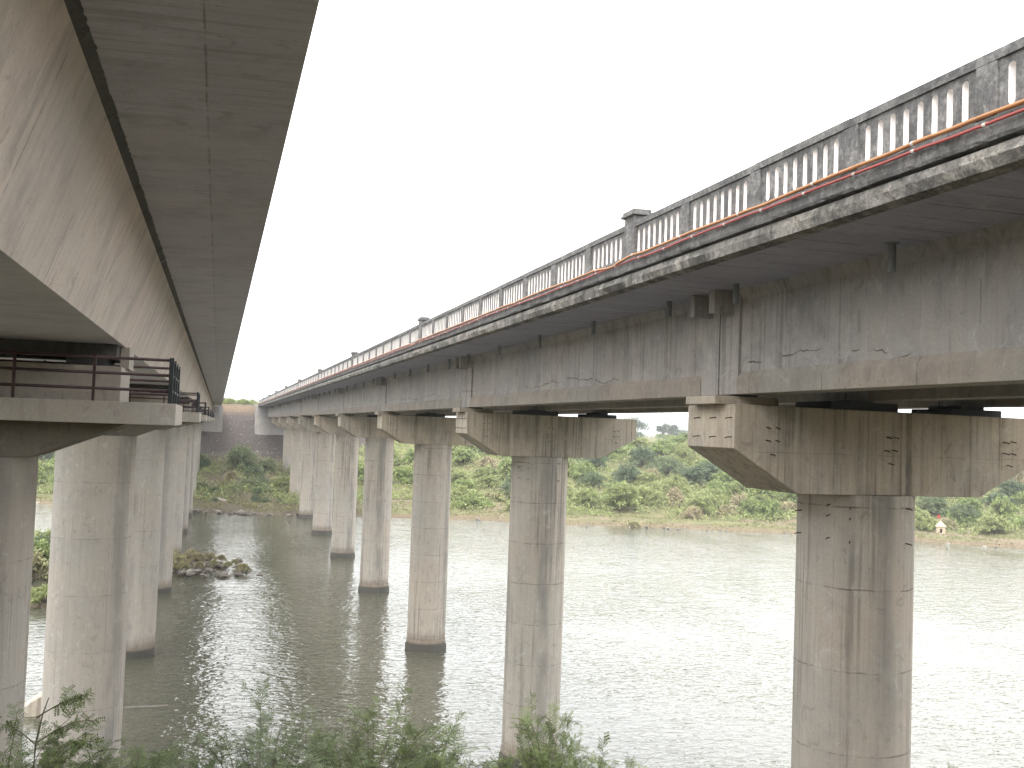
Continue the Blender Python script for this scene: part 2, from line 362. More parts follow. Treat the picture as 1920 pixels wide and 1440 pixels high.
def watermat():
    t = NT('river_water'); P = t.pos()
    big = t.noise(t.mapped(P, (.02, .014, 1)), 1, 3)
    w1 = t.noise(t.mapped(P, (1.5, 2.6, 1)), 1.0, 2, .55, .7)
    w2 = t.noise(t.mapped(P, (.5, .8, 1), (4, 2, 0)), 1.0, 2, .5, .6)
    w3 = t.noise(t.mapped(P, (2.8, 4.2, 1)), 1.0, 1, .5)
    amp = t.math('MULTIPLY', t.ramp(t.noise(t.mapped(P, (.05, .03, 1), (9, 1, 0)), 1, 4, .6, 1.0), .36, .62, .6, 1.05), t.ramp(t.noise(t.mapped(P, (.012, .05, 1), (3, 7, 0)), 1, 3), .35, .65, .75, 1.1))
    h = t.math('ADD', t.math('MULTIPLY', w1, .8), t.math('MULTIPLY', w2, .9))
    h = t.math('MULTIPLY', t.math('ADD', h, t.math('MULTIPLY', w3, .34)), amp)
    t.l(t.bump(h, 1.0, .085), t.b.inputs['Normal'])
    c = t.mix(t.ramp(big, .35, .65), (.066, .066, .045), (.08, .08, .057))
    t.l(c, t.b.inputs['Base Color']); t.b.inputs['Roughness'].default_value = .015; t.b.inputs['IOR'].default_value = 1.5
    return t.m
mb = MB(); mb.add([(-3000, -1400, H), (3000, -1400, H), (3000, 1000, H), (-3000, 1000, H)], [(0, 1, 2, 3)])
tag(mb.build('water', watermat(), fix=False), kind='structure')

# ================================================================== RIGHT BRIDGE (T-girders, slotted railing)
RB = tag(empty('girder_bridge', (12.46, Y0, H)), 'weathered concrete girder bridge on round piers with slotted parapet', 'bridge')
RB_inv = Vector((12.46, Y0, H))
def toR(o): o.parent = RB; o.matrix_parent_inverse = Matrix.Translation(-RB_inv); return o
def girder_bm(xc, w, L, sgn):
    m = MB(); g0, g1 = .03, L-.03
    hw = w/2; b = hw+.075
    poly = [(xc-b, .825), (xc+b, .825), (xc+b, 1.12), (xc+hw, 1.24), (xc+hw, 2.60), (xc+hw+.08, 2.80), (xc-hw-.08, 2.80), (xc-hw, 2.60), (xc-hw, 1.24), (xc-b, 1.12)]
    m.prism(poly, .75, L-.75)
    e = [(xc-b+.02, .828), (xc+b-.02, .828), (xc+b-.02, 2.78), (xc-b+.02, 2.78)]
    m.prism(e, g0, .76); m.prism(e, L-.76, g1)
    # stiffening strip seen mid-web
    return m
XGS = (9.60, 12.46, 15.32)
deck_m = MB()
NSP = 10
def deck_slab(first):
    m = MB()
    # soffit + slab, outer face ragged
    st = .14 if first else .5
    n = int((SP-.04)/st); ysg = [.02+(SP-.04)*i/n for i in range(n+1)]
    prof0 = [(7.62, 2.80), (7.44, 2.83), (7.40, 2.95), (7.43, 3.06), (7.50, 3.088), (7.9, 3.088)]
    b = len(m.v)
    for y in ysg:
        for q, (x, z) in enumerate(prof0):
            a = noise.noise(Vector((q*1.7, y*1.3, 2.2)))+.6*noise.noise(Vector((q*2.2, y*4.7, 7)))
            k = .05 if q in (1, 2, 3) else 0; a += .5*noise.noise(Vector((q*3.1, y*11, 3)))
            m.v.append((x+a*k, y, z+(a*.03 if q == 3 else a*.022 if q in (1, 2) else 0)))
    q = len(prof0)
    for i in range(n):
        for k in range(q-1): m.face((b+i*q+k, b+i*q+k+1, b+(i+1)*q+k+1, b+(i+1)*q+k), 1)
    m.box(7.62, 17.46, .02, SP-.02, 2.80, 3.084, 0)
    return m
def kerb(first):
    m = MB(); st = .12 if first else .5
    n = int((SP-.02)/st); b = 0
    prof = [(7.8, 3.095), (7.385, 3.10), (7.37, 3.14), (7.375, 3.30), (7.385, 3.345), (7.46, 3.36), (7.8, 3.36)]
    for i in range(n+1):
        y = .01+(SP-.02)*i/n
        for k, (x, z) in enumerate(prof):
            a = noise.noise(Vector((k*1.9, y*1.1, 12)))+.8*noise.noise(Vector((k*2, y*5.5, 9)))
            kk = .02 if 0 < k < 4 else .004
            m.v.append((x+a*kk, y, z+(a*.022 if k in (1, 2) else 0)))
    q = len(prof)
    for i in range(n):
        for k in range(q-1): m.face((i*q+k, i*q+k+1, (i+1)*q+k+1, (i+1)*q+k))
    m.face(list(range(q))); m.face([n*q+k for k in range(q)][::-1])
    return m
def stadium(cy, z0, z1, w_, n=8):
    r = w_/2; p = []
    for i in range(n+1): a = math.pi*i/n; p.append((cy+r*math.cos(a), z1-r+r*math.sin(a)))
    for i in range(n+1): a = math.pi+math.pi*i/n; p.append((cy+r*math.cos(a), z0+r+r*math.sin(a)))
    return p
def rail_panel():
    """one bay between posts: slotted slab, whitewashed slot sides, coping"""
    m = MB(); L = SP/9; pw = .30; a0, a1 = pw/2, L-pw/2; N = 8; marg = .06
    xo, xi = 7.425, 7.56; zb, zt = 3.362, 3.925
    cw = (a1-a0-2*marg)/N
    m.box(xo, xi, a0, a0+marg, zb, zt); m.box(xo, xi, a1-marg, a1, zb, zt)
    for k in range(N):
        c0 = a0+marg+k*cw; c1 = c0+cw; cy = (c0+c1)/2+rnd.uniform(-.004, .004)
        hole = stadium(cy, 3.415+rnd.uniform(-.006, .006), 3.855+rnd.uniform(-.008, .008), .096)
        outer = []
        for (y, z) in hole:
            dy, dz = y-cy, z-(zb+zt)/2
            s_ = 1/max(abs(dy)/(cw/2), abs(dz)/((zt-zb)/2))
            outer.append((cy+dy*s_, (zb+zt)/2+dz*s_))
        # snap nearest points to the four corners
        for (ry, rz) in ((c0, zb), (c1, zb), (c1, zt), (c0, zt)):
            j = min(range(len(outer)), key=lambda i: (outer[i][0]-ry)**2+(outer[i][1]-rz)**2); outer[j] = (ry, rz)
        n = len(hole)
        for x, inv in ((xo, 0), (xi, 1)):
            b = len(m.v); m.v += [(x, y, z) for y, z in hole]+[(x, y, z) for y, z in outer]
            for i in range(n):
                j = (i+1) % n; m.face((b+i, b+j, b+n+j, b+n+i), 0)
            if inv:
                for i in range(n):
                    j = (i+1) % n; m.face((b+i, b+j, b-2*n+j, b-2*n+i), 1)
    # coping, proud of the slab
    m.box(xo-.03, xi+.03, .002, L-.002, 3.927, 4.03)
    m.box(xo-.012, xi+.012, a0, a1, 3.362, 3.39)
    return m
def rail_post():
    m = MB(); m.box(7.397, 7.588, -.15, .15, 3.363, 3.925); return m
def pillar():
    m = MB(); m.box(7.36, 7.66, -.24, .24, 3.10, 4.14); m.box(7.30, 7.72, -.31, .31, 4.142, 4.20)
    m.box(7.33, 7.69, -.28, .28, 4.202, 4.26); return m
XR, RR = 12.46, 1.131
def cap_r():
    m = MB(); L, Lb, T = 3.29, 1.93, .97
    poly = [(XR-L, -.19), (XR-Lb, -1.014), (XR+Lb+.25, -1.014), (XR+L+.45, -.19), (XR+L+.45, .60), (XR-L, .63)]
    m.prism(poly, -T, T)
    return m
def column(r, ztop, zbot, lifts, seed):
    m = MB(); n = 56; rg = random.Random(seed); zs = [ztop]; z = lifts[0]
    rows = []; rr = r
    rows = [(ztop, r), (zbot, r)]
    for z, q in rows:
        for k in range(n):
            t = 2*math.pi*k/n; m.v.append((q*math.cos(t), q*math.sin(t), z))
    for i in range(len(rows)-1):
        for k in range(n): m.face((i*n+k, i*n+(k+1) % n, (i+1)*n+(k+1) % n, (i+1)*n+k))
    return m
def stub_bm(p, d, L=.1, r=.011):
    m = MB(); p = Vector(p); d = Vector(d).normalized(); m.tube([p, p+d*L, p+d*(L+.04)+Vector((0, 0, -.012))], r, 5); return m

proto = {}
for k in range(NSP):
    yb = Y0-SP+k*SP
    lod = 0 if k < 3 else 1
    if ('deck', lod) not in proto:
        proto['deck', lod] = deck_slab(lod == 0).build('deck_slab', [M['soffit'], M['edge']], smooth=False)
        proto['kerb', lod] = kerb(lod == 0).build('kerb_beam', M['kerb'])
        d, kb = proto['deck', lod], proto['kerb', lod]
    else: d, kb = copy(proto['deck', lod]), copy(proto['kerb', lod])
    for o in (d, kb): o.location = (0, yb, 0); toR(o)
    if k == 0:
        rp = MB().box(7.86, 17.0, .02, SP-.02, 3.09, 3.13).build('road_surface', M['asphalt']); proto['road'] = rp
        gs = []
        for xg in XGS:
            g = girder_bm(xg, .42, SP, 1).build('girder', [M['girder'], M['bulb']])
            for p in g.data.polygons:
                if p.center.z < 1.23 and p.center.y > .7 and p.center.y < SP-.7: p.material_index = 1
            gs.append(g)
        proto['g'] = gs
    else:
        rp = copy(proto['road']); gs = [copy(g) for g in proto['g']]
    rp.location = (0, yb, 0); toR(rp)
    for g in gs: g.location = (0, yb, 0); toR(g)
    # end diaphragms: between girders, and the stub that sticks out under the cantilever
    for ye in (.42, SP-.42):
        q = 'dia' 
        if q not in proto:
            m = MB(); m.box(8.92, 9.385, -.11, .11, 2.36, 2.797)
            for a, b in ((9.82, 12.24), (12.68, 15.10)): m.box(a, b, -.13, .13, 1.35, 2.797)
            proto[q] = m.build('end_diaphragm', M['girder'], bevel=.012); o = proto[q]
        else: o = copy(proto[q])
        o.location = (0, yb+ye, 0); toR(o)
    # drain spouts
    for j in range(5):
        yy = 1.5+4.45*j+(.35 if k == 0 else 0)
        if 'drain' not in proto:
            m = MB(); m.tube([(8.93, 0, 2.81), (8.93, 0, 2.38)], .055, 12); m.tube([(8.93, 0, 2.80), (8.93, 0, 2.775)], .1, 12)
            proto['drain'] = m.build('drain_spout', M['pvc'], smooth=False); o = proto['drain']
        else: o = copy(proto['drain'])
        o.location = (0, yb+yy, rnd.uniform(-.0, .12)); toR(o)
    for j in range(9):
        if 'panel' not in proto: proto['panel'] = rail_panel().build('railing_panel', [M['rail'], M['white']]); o = proto['panel']
        else: o = copy(proto['panel'])
        o.location = (rnd.uniform(-.004, .004), yb+j*SP/9, rnd.uniform(-.006, .006)); toR(o)
        if j:
            if 'post' not in proto: proto['post'] = rail_post().build('rail_post', M['rail'], bevel=.01); o = proto['post']
            else: o = copy(proto['post'])
        else:
            if 'pil' not in proto: proto['pil'] = pillar().build('railing_pillar', M['rail'], bevel=.012); o = proto['pil']
            else: o = copy(proto['pil'])
        o.location = (0, yb+j*SP/9, 0); toR(o)
# piers
LIFTS = [-1.2-1.57*i for i in range(9)]
colm = None
for k in range(1, 10):
    yc = Y0+(k-1)*SP
    if k == 1:
        pr = empty('pier', (XR, yc, 0))
        c = cap_r().build('pier_cap', M['cap'], bevel=.02); c.location = (-XR, 0, 0); c.parent = pr
        co = column(RR, -1.012, -14.5, LIFTS, 3).build('column', M['column'], pr, smooth=False, fix=True)
        for p in co.data.polygons: p.use_smooth = abs(p.normal.z) < .3
        collar = MB()
        rows = [(-12.50, RR+.002), (-12.56, RR+.035), (-12.80, RR+.04), (-12.86, RR+.10), (-14, RR+.10)]
        n = 48
        for z, q in rows:
            for a in range(n): collar.v.append((q*math.cos(a*2*math.pi/n), q*math.sin(a*2*math.pi/n), z))
        for i in range(len(rows)-1):
            for a in range(n): collar.face((i*n+a, i*n+(a+1) % n, (i+1)*n+(a+1) % n, (i+1)*n+a))
        cl = collar.build('base_collar', M['column'], pr, smooth=True)
        for xg, wx, za, zb in ((9.62, .68, .632, .79), (12.2, .78, .615, .79), (14.85, .62, .608, .75)):
            m = MB(); m.box(xg-wx, xg+wx, -.62, .62, za, zb)
            p = m.build('bearing_pedestal', M['cap'] if xg < 10 else M['bearing'], pr, bevel=.02); p.location = (-XR, 0, 0)
            m = MB(); m.box(xg-.28, xg+.28, -.5, -.12, zb+.001, .823); m.box(xg-.28, xg+.28, .12, .5, zb+.001, .823)
            p = m.build('bearing', M['bearing'], pr); p.location = (-XR, 0, 0)
    else:
        pr = copy(proto['pier']); pr.location = (XR, yc, 0)
        pr.scale.x = 1
    if k == 1: proto['pier'] = pr
    pr.name = 'pier'
    toR(pr)
# stubs of cut reinforcement, only seen on the two nearest piers
for pi, pr in enumerate([o for o in RB.children if o.name.startswith('pier')][:2]):
    L = [((-3.292, dy, z), (-1, 0, -.1)) for dy in (-.88, -.25, .42) for z in (.38, .02)]
    L += [((dx, -.972, z), (.1, -1, -.1)) for dx, z in ((-2.62, .22), (-2.42, .22), (-2.62, -.02), (-2.42, -.02), (-2.52, -.28), (.0, .12), (.16, .12), (-.03, -.14), (.14, -.13), (.06, -.39), (2.75, .1), (2.93, .12), (2.75, -.12), (2.92, -.12), (2.84, -.36))]
    for a, z in ((-2.6, -1.22), (-2.6, -1.42), (-2.6, -1.86), (-2.25, -1.26), (-2.25, -1.46), (-2.25, -1.9), (-1.2, -1.25), (-1.2, -1.92), (-.1, -2.0), (-3.3, -1.4), (-3.3, -1.85)):
        L.append(((RR*math.cos(a), RR*math.sin(a), z), (math.cos(a), math.sin(a), -.1)))
    for p, d in L:
        stub_bm(p, d).build('rebar_stub', M['rust'], pr)
# abutment
m = MB(); m.box(6.9, 18.0, 206.9, 209.0, -6, 3.08); m.box(6.9, 18.0, 205.0, 206.88, -6, .60)
toR(m.build('abutment', M['girder'], bevel=.03))
m = MB(); m.box(6.9, 7.4, 207, 213, .5, 3.3); toR(m.build('wing_wall', M['cap']))

# ---- the two conduits clipped along the kerb
def conduit(name, z, r, mat, label, dip):
    pts = []
    y = -3.0
    while y < 206:
        s_ = .014*noise.noise(Vector((y*.5, z*9, 0)))+.01*noise.noise(Vector((y*1.7, z*5, 4)))
        x = 7.335-r; zz = z+s_*1.5
        k = round((y-Y0)/SP)*SP+Y0; dd = abs(y-k-(.0))
        if dip:
            zz -= .085*max(0, 1-abs(y-k-.75)/1.1)
            if dd < .6: x -= .045*(1-max(0, dd-.25)/.35)
        elif dd < .6: x -= .02
        pts.append((x, y, zz)); y += .22 if y < 60 else 1.0
    o = MB().tube(pts, r, 8).build(name, mat, smooth=True)
    tag(o, label, 'conduit')
    return o, pts
o1, p1 = conduit('conduit_pipe', 3.345, .026, M['orange'], 'thick orange conduit running along the parapet base, upper of two', True)
o2, p2 = conduit('conduit_pipe', 3.262, .019, M['red'], 'thinner red conduit running just below the orange one', False)
for o, pts, st, r in ((o1, p1, 9, .030), (o2, p2, 5, .024)):
    for i in range(12, 270, st):
        x, y, z = pts[i]
        MB().tube([(x, y-.022, z), (x, y+.022, z)], r, 8).build('pipe_clip', M['clip'], o)

# ================================================================== LEFT BRIDGE (box girder)
XL, YL, RL = -4.15, 18.1, 1.34
LB = tag(empty('box_girder_bridge', (XL, YL, H)), 'paler concrete box girder bridge overhead with railed pier platforms', 'bridge')
LBv = Vector((XL, YL, H))
def toL(o): o.parent = LB; o.matrix_parent_inverse = Matrix.Translation(-LBv); return o
XW0, ZW0, XW1, ZW1, XE, ZE = -1.57, 1.17, -1.05, 2.68, .50, 2.73
XM0, XM1, XME = 2*XL-XW0, 2*XL-XW1, 2*XL-XE
def curve_edge():
    m = MB()
    return m
for k in range(NSP):
    yb = YL-SP+k*SP
    if k == 0:
        m = MB(); a, b = .015, SP-.015
        n = 42; ysg = [a+(b-a)*i/n for i in range(n+1)]
        prof = [(XW1, ZW1), (XW0, ZW0), (XM0, ZW0), (XM1, ZW1)]
        for y in ysg:
            for x, z in prof: m.v.append((x, y, z))
        for i in range(n):
            for q, mi in ((0, 0), (1, 1), (2, 0)): m.face((i*4+q, i*4+q+1, (i+1)*4+q+1, (i+1)*4+q), mi)
        m.face((0, 1, 2, 3)); m.face((n*4+3, n*4+2, n*4+1, n*4))
        bx = m.build('box_girder', [M['web'], M['web_soffit']])
        m = MB()
        poly = [(XE, ZE), (XE, ZE+.2), (XL, ZE+.34), (XME, ZE+.2), (XME, ZE), (XM1-.05, ZW1+.005), (XW1+.05, ZW1+.005)]
        m.prism(poly, a, b); ds = m.build('deck_slab', M['web_soffit'])
        m = MB(); m.box(XE-.38, XE-.01, a, b, ZE+.205, ZE+1.0); m.box(XME+.01, XME+.38, a, b, ZE+.205, ZE+1.0)
        pp = m.build('parapet', M['cap_l'])
        m = MB(); n = 420
        for i in range(n+1):
            y = a+(b-a)*i/n; q = .016+.006*noise.noise(Vector((y*2, 0, 0)))+.009*noise.noise(Vector((y*11, 0, 0)))
            for x, z in ((XW1-.022, ZW1-.055), (XW1-.022+q, ZW1-.05), (XW1+.03+q, ZW1-.018), (XW1+.03+q*2.2, ZW1+.015)): m.v.append((x, y, z))
        for i in range(n):
            for q in range(3): m.face((i*4+q, i*4+q+1, (i+1)*4+q+1, (i+1)*4+q))
        gr = m.build('shaded_grout_strip', M['shaded_grout'])  # bead along the haunch, junction shade painted into its dark colour
        L0 = [bx, ds, pp, gr]; cur = L0
    else: cur = [copy(o) for o in L0]
    for o in cur: o.location = (0, yb, 0); toL(o)
for k in range(1, 10):
    yc = YL+(k-1)*SP
    if k == 1:
        pr = empty('pier', (XL, yc, 0)); 
        co = column(RL, -.70, -14.5, [-2.3-1.95*i for i in range(7)], 8).build('column', M['column_l'], pr)
        for p in co.data.polygons: p.use_smooth = abs(p.normal.z) < .3
        # tapering beam under the platform
        m = MB(); e = 2.75; bb = 1.33
        poly = [(-e, -.125), (-bb, -.70), (bb, -.70), (e, -.125)]
        m.prism(poly, -.80, 1.05); m.build('pier_cap', M['beam'], pr, bevel=.015)
        m = MB(); m.box(-3.5, 3.5, -1.35, 1.65, -.122, .222); m.build('platform_slab', M['cap_l'], pr, bevel=.012)
        m = MB(); m.box(-2.6, 2.6, -.55, 1.1, .223, .80); m.build('bearing_pedestal', M['cap_l'], pr, bevel=.012)
        m = MB(); m.box(-2.5, 2.5, -.4, .95, .93, 1.168); m.build('end_diaphragm', M['shaded_grout'], pr)  # dark colour paints in the shade on this set-back diaphragm
        for sx in (-1, 1):
            m = MB(); m.box(sx*2.05-.3, sx*2.05+.3, -.45, 1.0, .801, .929); m.build('bearing', M['bearing'], pr)
            m = MB(); m.box(sx*2.58-.07, sx*2.58+.07, .2, 1.12, .801, 1.168); m.build('stopper_block', M['cap_l'], pr)
        # guard rail round the platform
        gx = 3.40; y0, y1 = -1.22, 1.52
        rail = empty('guard_rail', (0, 0, 0), pr)
        posts = [(x, y, 1) for x in [-gx+i*gx*2/6 for i in range(1, 6)] for y in (y0, y1)]+[(sx*gx, y, 0) for sx in (-1, 1) for y in (y0, y0+.92, y1-.92, y1)]
        pt = {}
        for x, y, thin in posts:
            m = MB(); ww = .022 if thin else .034
            m.box(-ww, ww, -ww, ww, .223, .945)
            o = m.build('post', M['maroon'] if thin else M['steel'], pr, bevel=.006); o.location = (x, y, 0)
        for z in (.905, .665, .42):
            for y in (y0, y1): MB().tube([(-gx, y, z), (gx, y, z)], .024, 8).build('rail', M['maroon'], pr, smooth=True)
            for sx in (-1, 1): MB().tube([(sx*gx, y0, z+.003), (sx*gx, y1, z+.003)], .022, 8).build('rail', M['maroon'], pr, smooth=True)
        bpy.data.objects.remove(rail)
        LP = pr
    else:
        pr = copy(LP); pr.location = (XL, yc, 0)
    toL(pr)
m = MB(); m.box(-9.2, .8, 207.3, 209.4, -6, 2.72); m.box(-9.2, .8, 205.4, 207.28, -6, 1.0)
toL(m.build('abutment', M['girder'], bevel=.03))

# ================================================================== ROCKS, SPIT
def rock_mesh(seed, n=2):
    rg = random.Random(seed); bm = bmesh.new(); bmesh.ops.create_icosphere(bm, subdivisions=n, radius=1)
    off = Vector((rg.uniform(0, 50), rg.uniform(0, 50), 0))
    pl = [(Vector((rg.uniform(-1, 1), rg.uniform(-1, 1), rg.uniform(-1, 1))).normalized(), rg.uniform(.5, .85)) for _ in range(9)]
    for v in bm.verts:
        for nrm, d in pl:
            q = v.co.dot(nrm)
            if q > d: v.co -= nrm*(q-d)
        v.co *= 1+.12*noise.noise(v.co*2+off)
        v.co.z *= .7
    me = bpy.data.meshes.new('rock'); bm.to_mesh(me); bm.free(); return me
rocks = [rock_mesh(i) for i in range(5)]
for i, me in enumerate(rocks): me.materials.append(M['rock'] if i < 4 else M['rock_l'])
def put_rock(x, y, z, s_, label, group=None, k=None):
    o = bpy.data.objects.new('rock', rocks[rnd.randrange(5) if k is None else k]); COL.objects.link(o)
    o.location = (x, y, z); o.scale = (s_*rnd.uniform(.8, 1.5), s_*rnd.uniform(.7, 1.1), s_*rnd.uniform(.6, 1.0)); o.rotation_euler = (rnd.uniform(-.3, .3), rnd.uniform(-.3, .3), rnd.uniform(0, 6))
    return tag(o, label, 'rock', group)
# the spit of rubble round the fifth box-girder pier, and two grassy islets
def mound(name, cx, cy, rx, ry, top, seed):
    m = MB(); N = 34
    for j in range(N+1):
        for i in range(N+1):
            u, v = i/N*2-1, j/N*2-1; d = math.sqrt(u*u+v*v)
            e = 1-d+.28*noise.noise(Vector((u*2+seed, v*2, 1)))
            z = H-1.2+max(0, min(1, e*2.2))*(1.2+top)+.14*noise.noise(Vector((u*9, v*9, seed)))
            m.v.append((cx+u*rx, cy+v*ry, z))
    for j in range(N):
        for i in range(N): m.face((j*(N+1)+i, j*(N+1)+i+1, (j+1)*(N+1)+i+1, (j+1)*(N+1)+i))
    return tag(m.build(name, M['ground'], smooth=True, fix=False), kind='structure')
mound('gravel_spit', -4.6, 94, 8.6, 8.5, .45, 3)
mound('gravel_islet', -15.6, 92, 4.2, 8, .45, 8)
mound('gravel_islet', -12.1, 76.2, 2.8, 2.6, .3, 5)
put_rock(.6, 93.4, -12.45, .4, 'pale boulder on top of the rubble spit', k=4)
put_rock(4.0, 89.6, H+.05, .32, 'small dark rock in the water just off the spit tip', k=1)
put_rock(-2.1, 84.8, H+.0, .28, 'small dark rock alone in the water before the spit', k=2)
for i in range(120):
    a = rnd.uniform(-3.8, 3.2); b = 88.6+rnd.uniform(-.7, 1)*1.0+rnd.random()**2*9
    u = (a+4.6)/8.6; v = (b-94)/8.5
    if u*u+v*v > .98: continue
    put_rock(a, b, H+.12+.35*max(0, 1-(u*u+v*v)), rnd.uniform(.13, .42), 'grey brown rock in the rubble heap of the mid-river spit', 'rocks heaped on the spit')
for i in range(75):
    a = rnd.uniform(-3, 14) if i < 60 else rnd.uniform(-36, -8); b = lerp_pts(a, FAR)+rnd.uniform(-.9, 1.6)
    put_rock(a, b, H+rnd.uniform(-.05, .25), rnd.uniform(.25, .7), 'reddish brown rock along the far waterline between the piers', 'rocks lining the far waterline')
for i in range(60):
    a = rnd.uniform(24, 112); b = lerp_pts(a, FAR)+rnd.uniform(-.6, .9)
    put_rock(a, b, H+rnd.uniform(-.05, .12), rnd.uniform(.15, .4), 'small rock at the edge of the grassy right-hand shore', 'rocks on the grassy shore')
# scattered rubble on the embankment: uncountable
m = MB()
for i in range(1500):
    a = rnd.uniform(-12, 20); b = rnd.uniform(186, 212); z = hgt(a, b); s_ = rnd.uniform(.05, .22)
    if rnd.random() < .06: s_ *= 2
    bb = len(m.v)
    vs = [Vector((rnd.uniform(-1, 1), rnd.uniform(-1, 1), rnd.uniform(-.6, .8)))*s_ for _ in range(6)]
    pts = [(1, 0, 0), (-1, 0, 0), (0, 1, 0), (0, -1, 0), (0, 0, 1), (0, 0, -1)]
    m.v += [(a+p[0]*s_*rnd.uniform(.6, 1.3), b+p[1]*s_*rnd.uniform(.6, 1.3), z+p[2]*s_*rnd.uniform(.5, 1)) for p in pts]
    mi = 1 if rnd.random() < .3 else 0
    for f in ((0, 2, 4), (2, 1, 4), (1, 3, 4), (3, 0, 4), (2, 0, 5), (1, 2, 5), (3, 1, 5), (0, 3, 5)): m.face([bb+q for q in f], mi)
tag(m.build('rubble', [M['rock'], M['rock_l']]), 'loose stones scattered over the brown embankment slope', 'rubble', kind='stuff')
# pale slab lying on the shore, concrete stump in the water, submerged beam
m = MB(); m.prism([(-2.1, 0), (2.1, -.1), (2.2, .22), (-.6, .42), (-2.0, .3)], -.35, .35)
o = m.build('driftwood', M['wood'], bevel=.05); o.location = (.7, 160, -12.25); o.rotation_euler = (0, .06, -.9); tag(o, 'pale driftwood trunk lying on the far bank behind the rocks', 'driftwood')
m = MB(); m.prism([(-.9, 0), (1.4, 0), (1.4, 1.3), (.3, 1.45), (-.3, 1.2), (-.9, .75)], -.6, .6)
o = m.build('broken_concrete', [M['cap']], bevel=.05); o.location = (-6.75, 49, H-.45); tag(o, 'broken concrete block in the water left of the wide pier', 'concrete block')
m = MB(); m.box(-1.5, 1.3, -.15, .15, 0, .1); o = m.build('sunken_beam', M['rock'], bevel=.03); o.location = (-2.9, 49.2, H-.06); o.rotation_euler = (0, 0, .05)
tag(o, 'thin concrete beam just breaking the water right of the wide pier', 'beam')

# ================================================================== SHRINE
SX, SY = 97.6, 120.0
sz = hgt(SX, SY)-.05
s0 = tag(empty('shrine', (SX, SY, sz)), 'tiny cream shrine with pointed roof and red flag on grassy shore', 'shrine')
s0.rotation_euler = (0, 0, -.55)
m = MB(); m.box(-.62, .62, -.55, .55, 0, .12); m.box(-.55, -.17, -.5, .5, .12, 1.0); m.box(.17, .55, -.5, .5, .12, 1.0); m.box(-.17, .17, -.5, .5, .7, 1.0); m.box(-.17, .17, .0, .5, .12, .7)
m.build('wall', M['shrine'], s0)
m = MB(); m.add([(-.68, -.62, 1.0), (.68, -.62, 1.0), (.68, .62, 1.0), (-.68, .62, 1.0), (-.1, -.1, 1.75), (.1, -.1, 1.75), (.1, .1, 1.75), (-.1, .1, 1.75)], [(3, 2, 1, 0), (0, 1, 5, 4), (1, 2, 6, 5), (2, 3, 7, 6), (3, 0, 4, 7), (4, 5, 6, 7)])
m.tube([(0, 0, 1.72), (0, 0, 1.95)], .09, 8, taper=.03); m.build('roof', M['shrine'], s0)
m = MB(); m.box(-.168, .168, -.42, -.38, .13, .69); m.build('doorway', M['black'], s0)
m = MB(); m.tube([(-.05, 0, 1.8), (-.18, 0, 2.7)], .02, 5)
m.build('flag_pole', M['wood'], s0)
m = MB(); m.add([(-.17, 0, 2.65), (-.15, 0, 2.2), (-.42, .08, 2.12), (.02, -.1, 2.02), (-.45, .0, 2.5)], [(0, 1, 2, 4), (0, 3, 1)]); m.build('flag', M['flag'], s0, fix=False)

# ================================================================== VEGETATION
def leafq(m, p, d, L, wd, nrm, tone):
    s_ = d.cross(nrm)
    if s_.length < 1e-4: s_ = Vector((1, 0, 0))
    s_.normalize(); b = len(m.v)
    m.v += [tuple(p), tuple(p+d*L*.5+s_*wd), tuple(p+d*L), tuple(p+d*L*.5-s_*wd)]
    m.f.append((b, b+1, b+2, b+3)); m.mi.append(0); m.tone += [tone]*4
def rv(rg): 
    while 1:
        v = Vector((rg.uniform(-1, 1), rg.uniform(-1, 1), rg.uniform(-1, 1)))
        if .05 < v.length < 1: return v.normalized()
def bush_parts(seed, rx, rz, nlimb, leafL, dens=1.0, droop=.35, open_=.0):
    """foliage as arching fronds of small blades along branches; returns (stems, leaves)"""
    rg = random.Random(seed); st = MB(); lf = MB(); off = seed*13.7
    for i in range(nlimb):
        a = rg.uniform(0, 2*math.pi); el = rg.uniform(.12, 1.45); tone0 = rg.random()
        R_ = rx*(.62+.45*noise.noise(Vector((math.cos(a)*1.3+off, math.sin(a)*1.3, el)))+rg.uniform(0, .35))
        tip = Vector((math.cos(a)*math.cos(el)*R_, math.sin(a)*math.cos(el)*R_, rz*(.22+.78*math.sin(el))*(.8+.4*rg.random())))
        base = Vector((rg.uniform(-.1, .1)*rx, rg.uniform(-.1, .1)*rx, 0))
        mid = base.lerp(tip, .5)+Vector((0, 0, rz*.25))
        end = tip+Vector((math.cos(a), math.sin(a), 0))*rx*.16+Vector((0, 0, -droop*rz*.4))
        cp = [base, mid, tip, end]; pts = []
        for q in range(9):
            t = q/8; p = (1-t)**3*cp[0]+3*t*(1-t)**2*cp[1]+3*t*t*(1-t)*cp[2]+t**3*cp[3]; pts.append(p)
        if i % 3 == 0: st.tube(pts[:7], .035*rx/2.5, 4, taper=.012)
        n = int(34*dens)
        for q in range(n):
            t = .28+.72*(q+rg.random())/n; k = min(7, int(t*8)); f = t*8-k
            p = pts[k].lerp(pts[k+1], f)+rv(rg)*leafL*1.1*rg.random()
            d0 = (pts[k+1]-pts[k]).normalized()
            for _ in range(2):
                d = (d0*.7+rv(rg)*.9+Vector((0, 0, -.12))).normalized()
                leafq(lf, p, d, leafL*rg.uniform(.6, 1.3), leafL*.17, (Vector((0, 0, 1))+rv(rg)*.7).normalized(), min(1, max(0, tone0*.7+.3*rg.random()+.2*(t-.6))))
    return st, lf
BUSH = {}
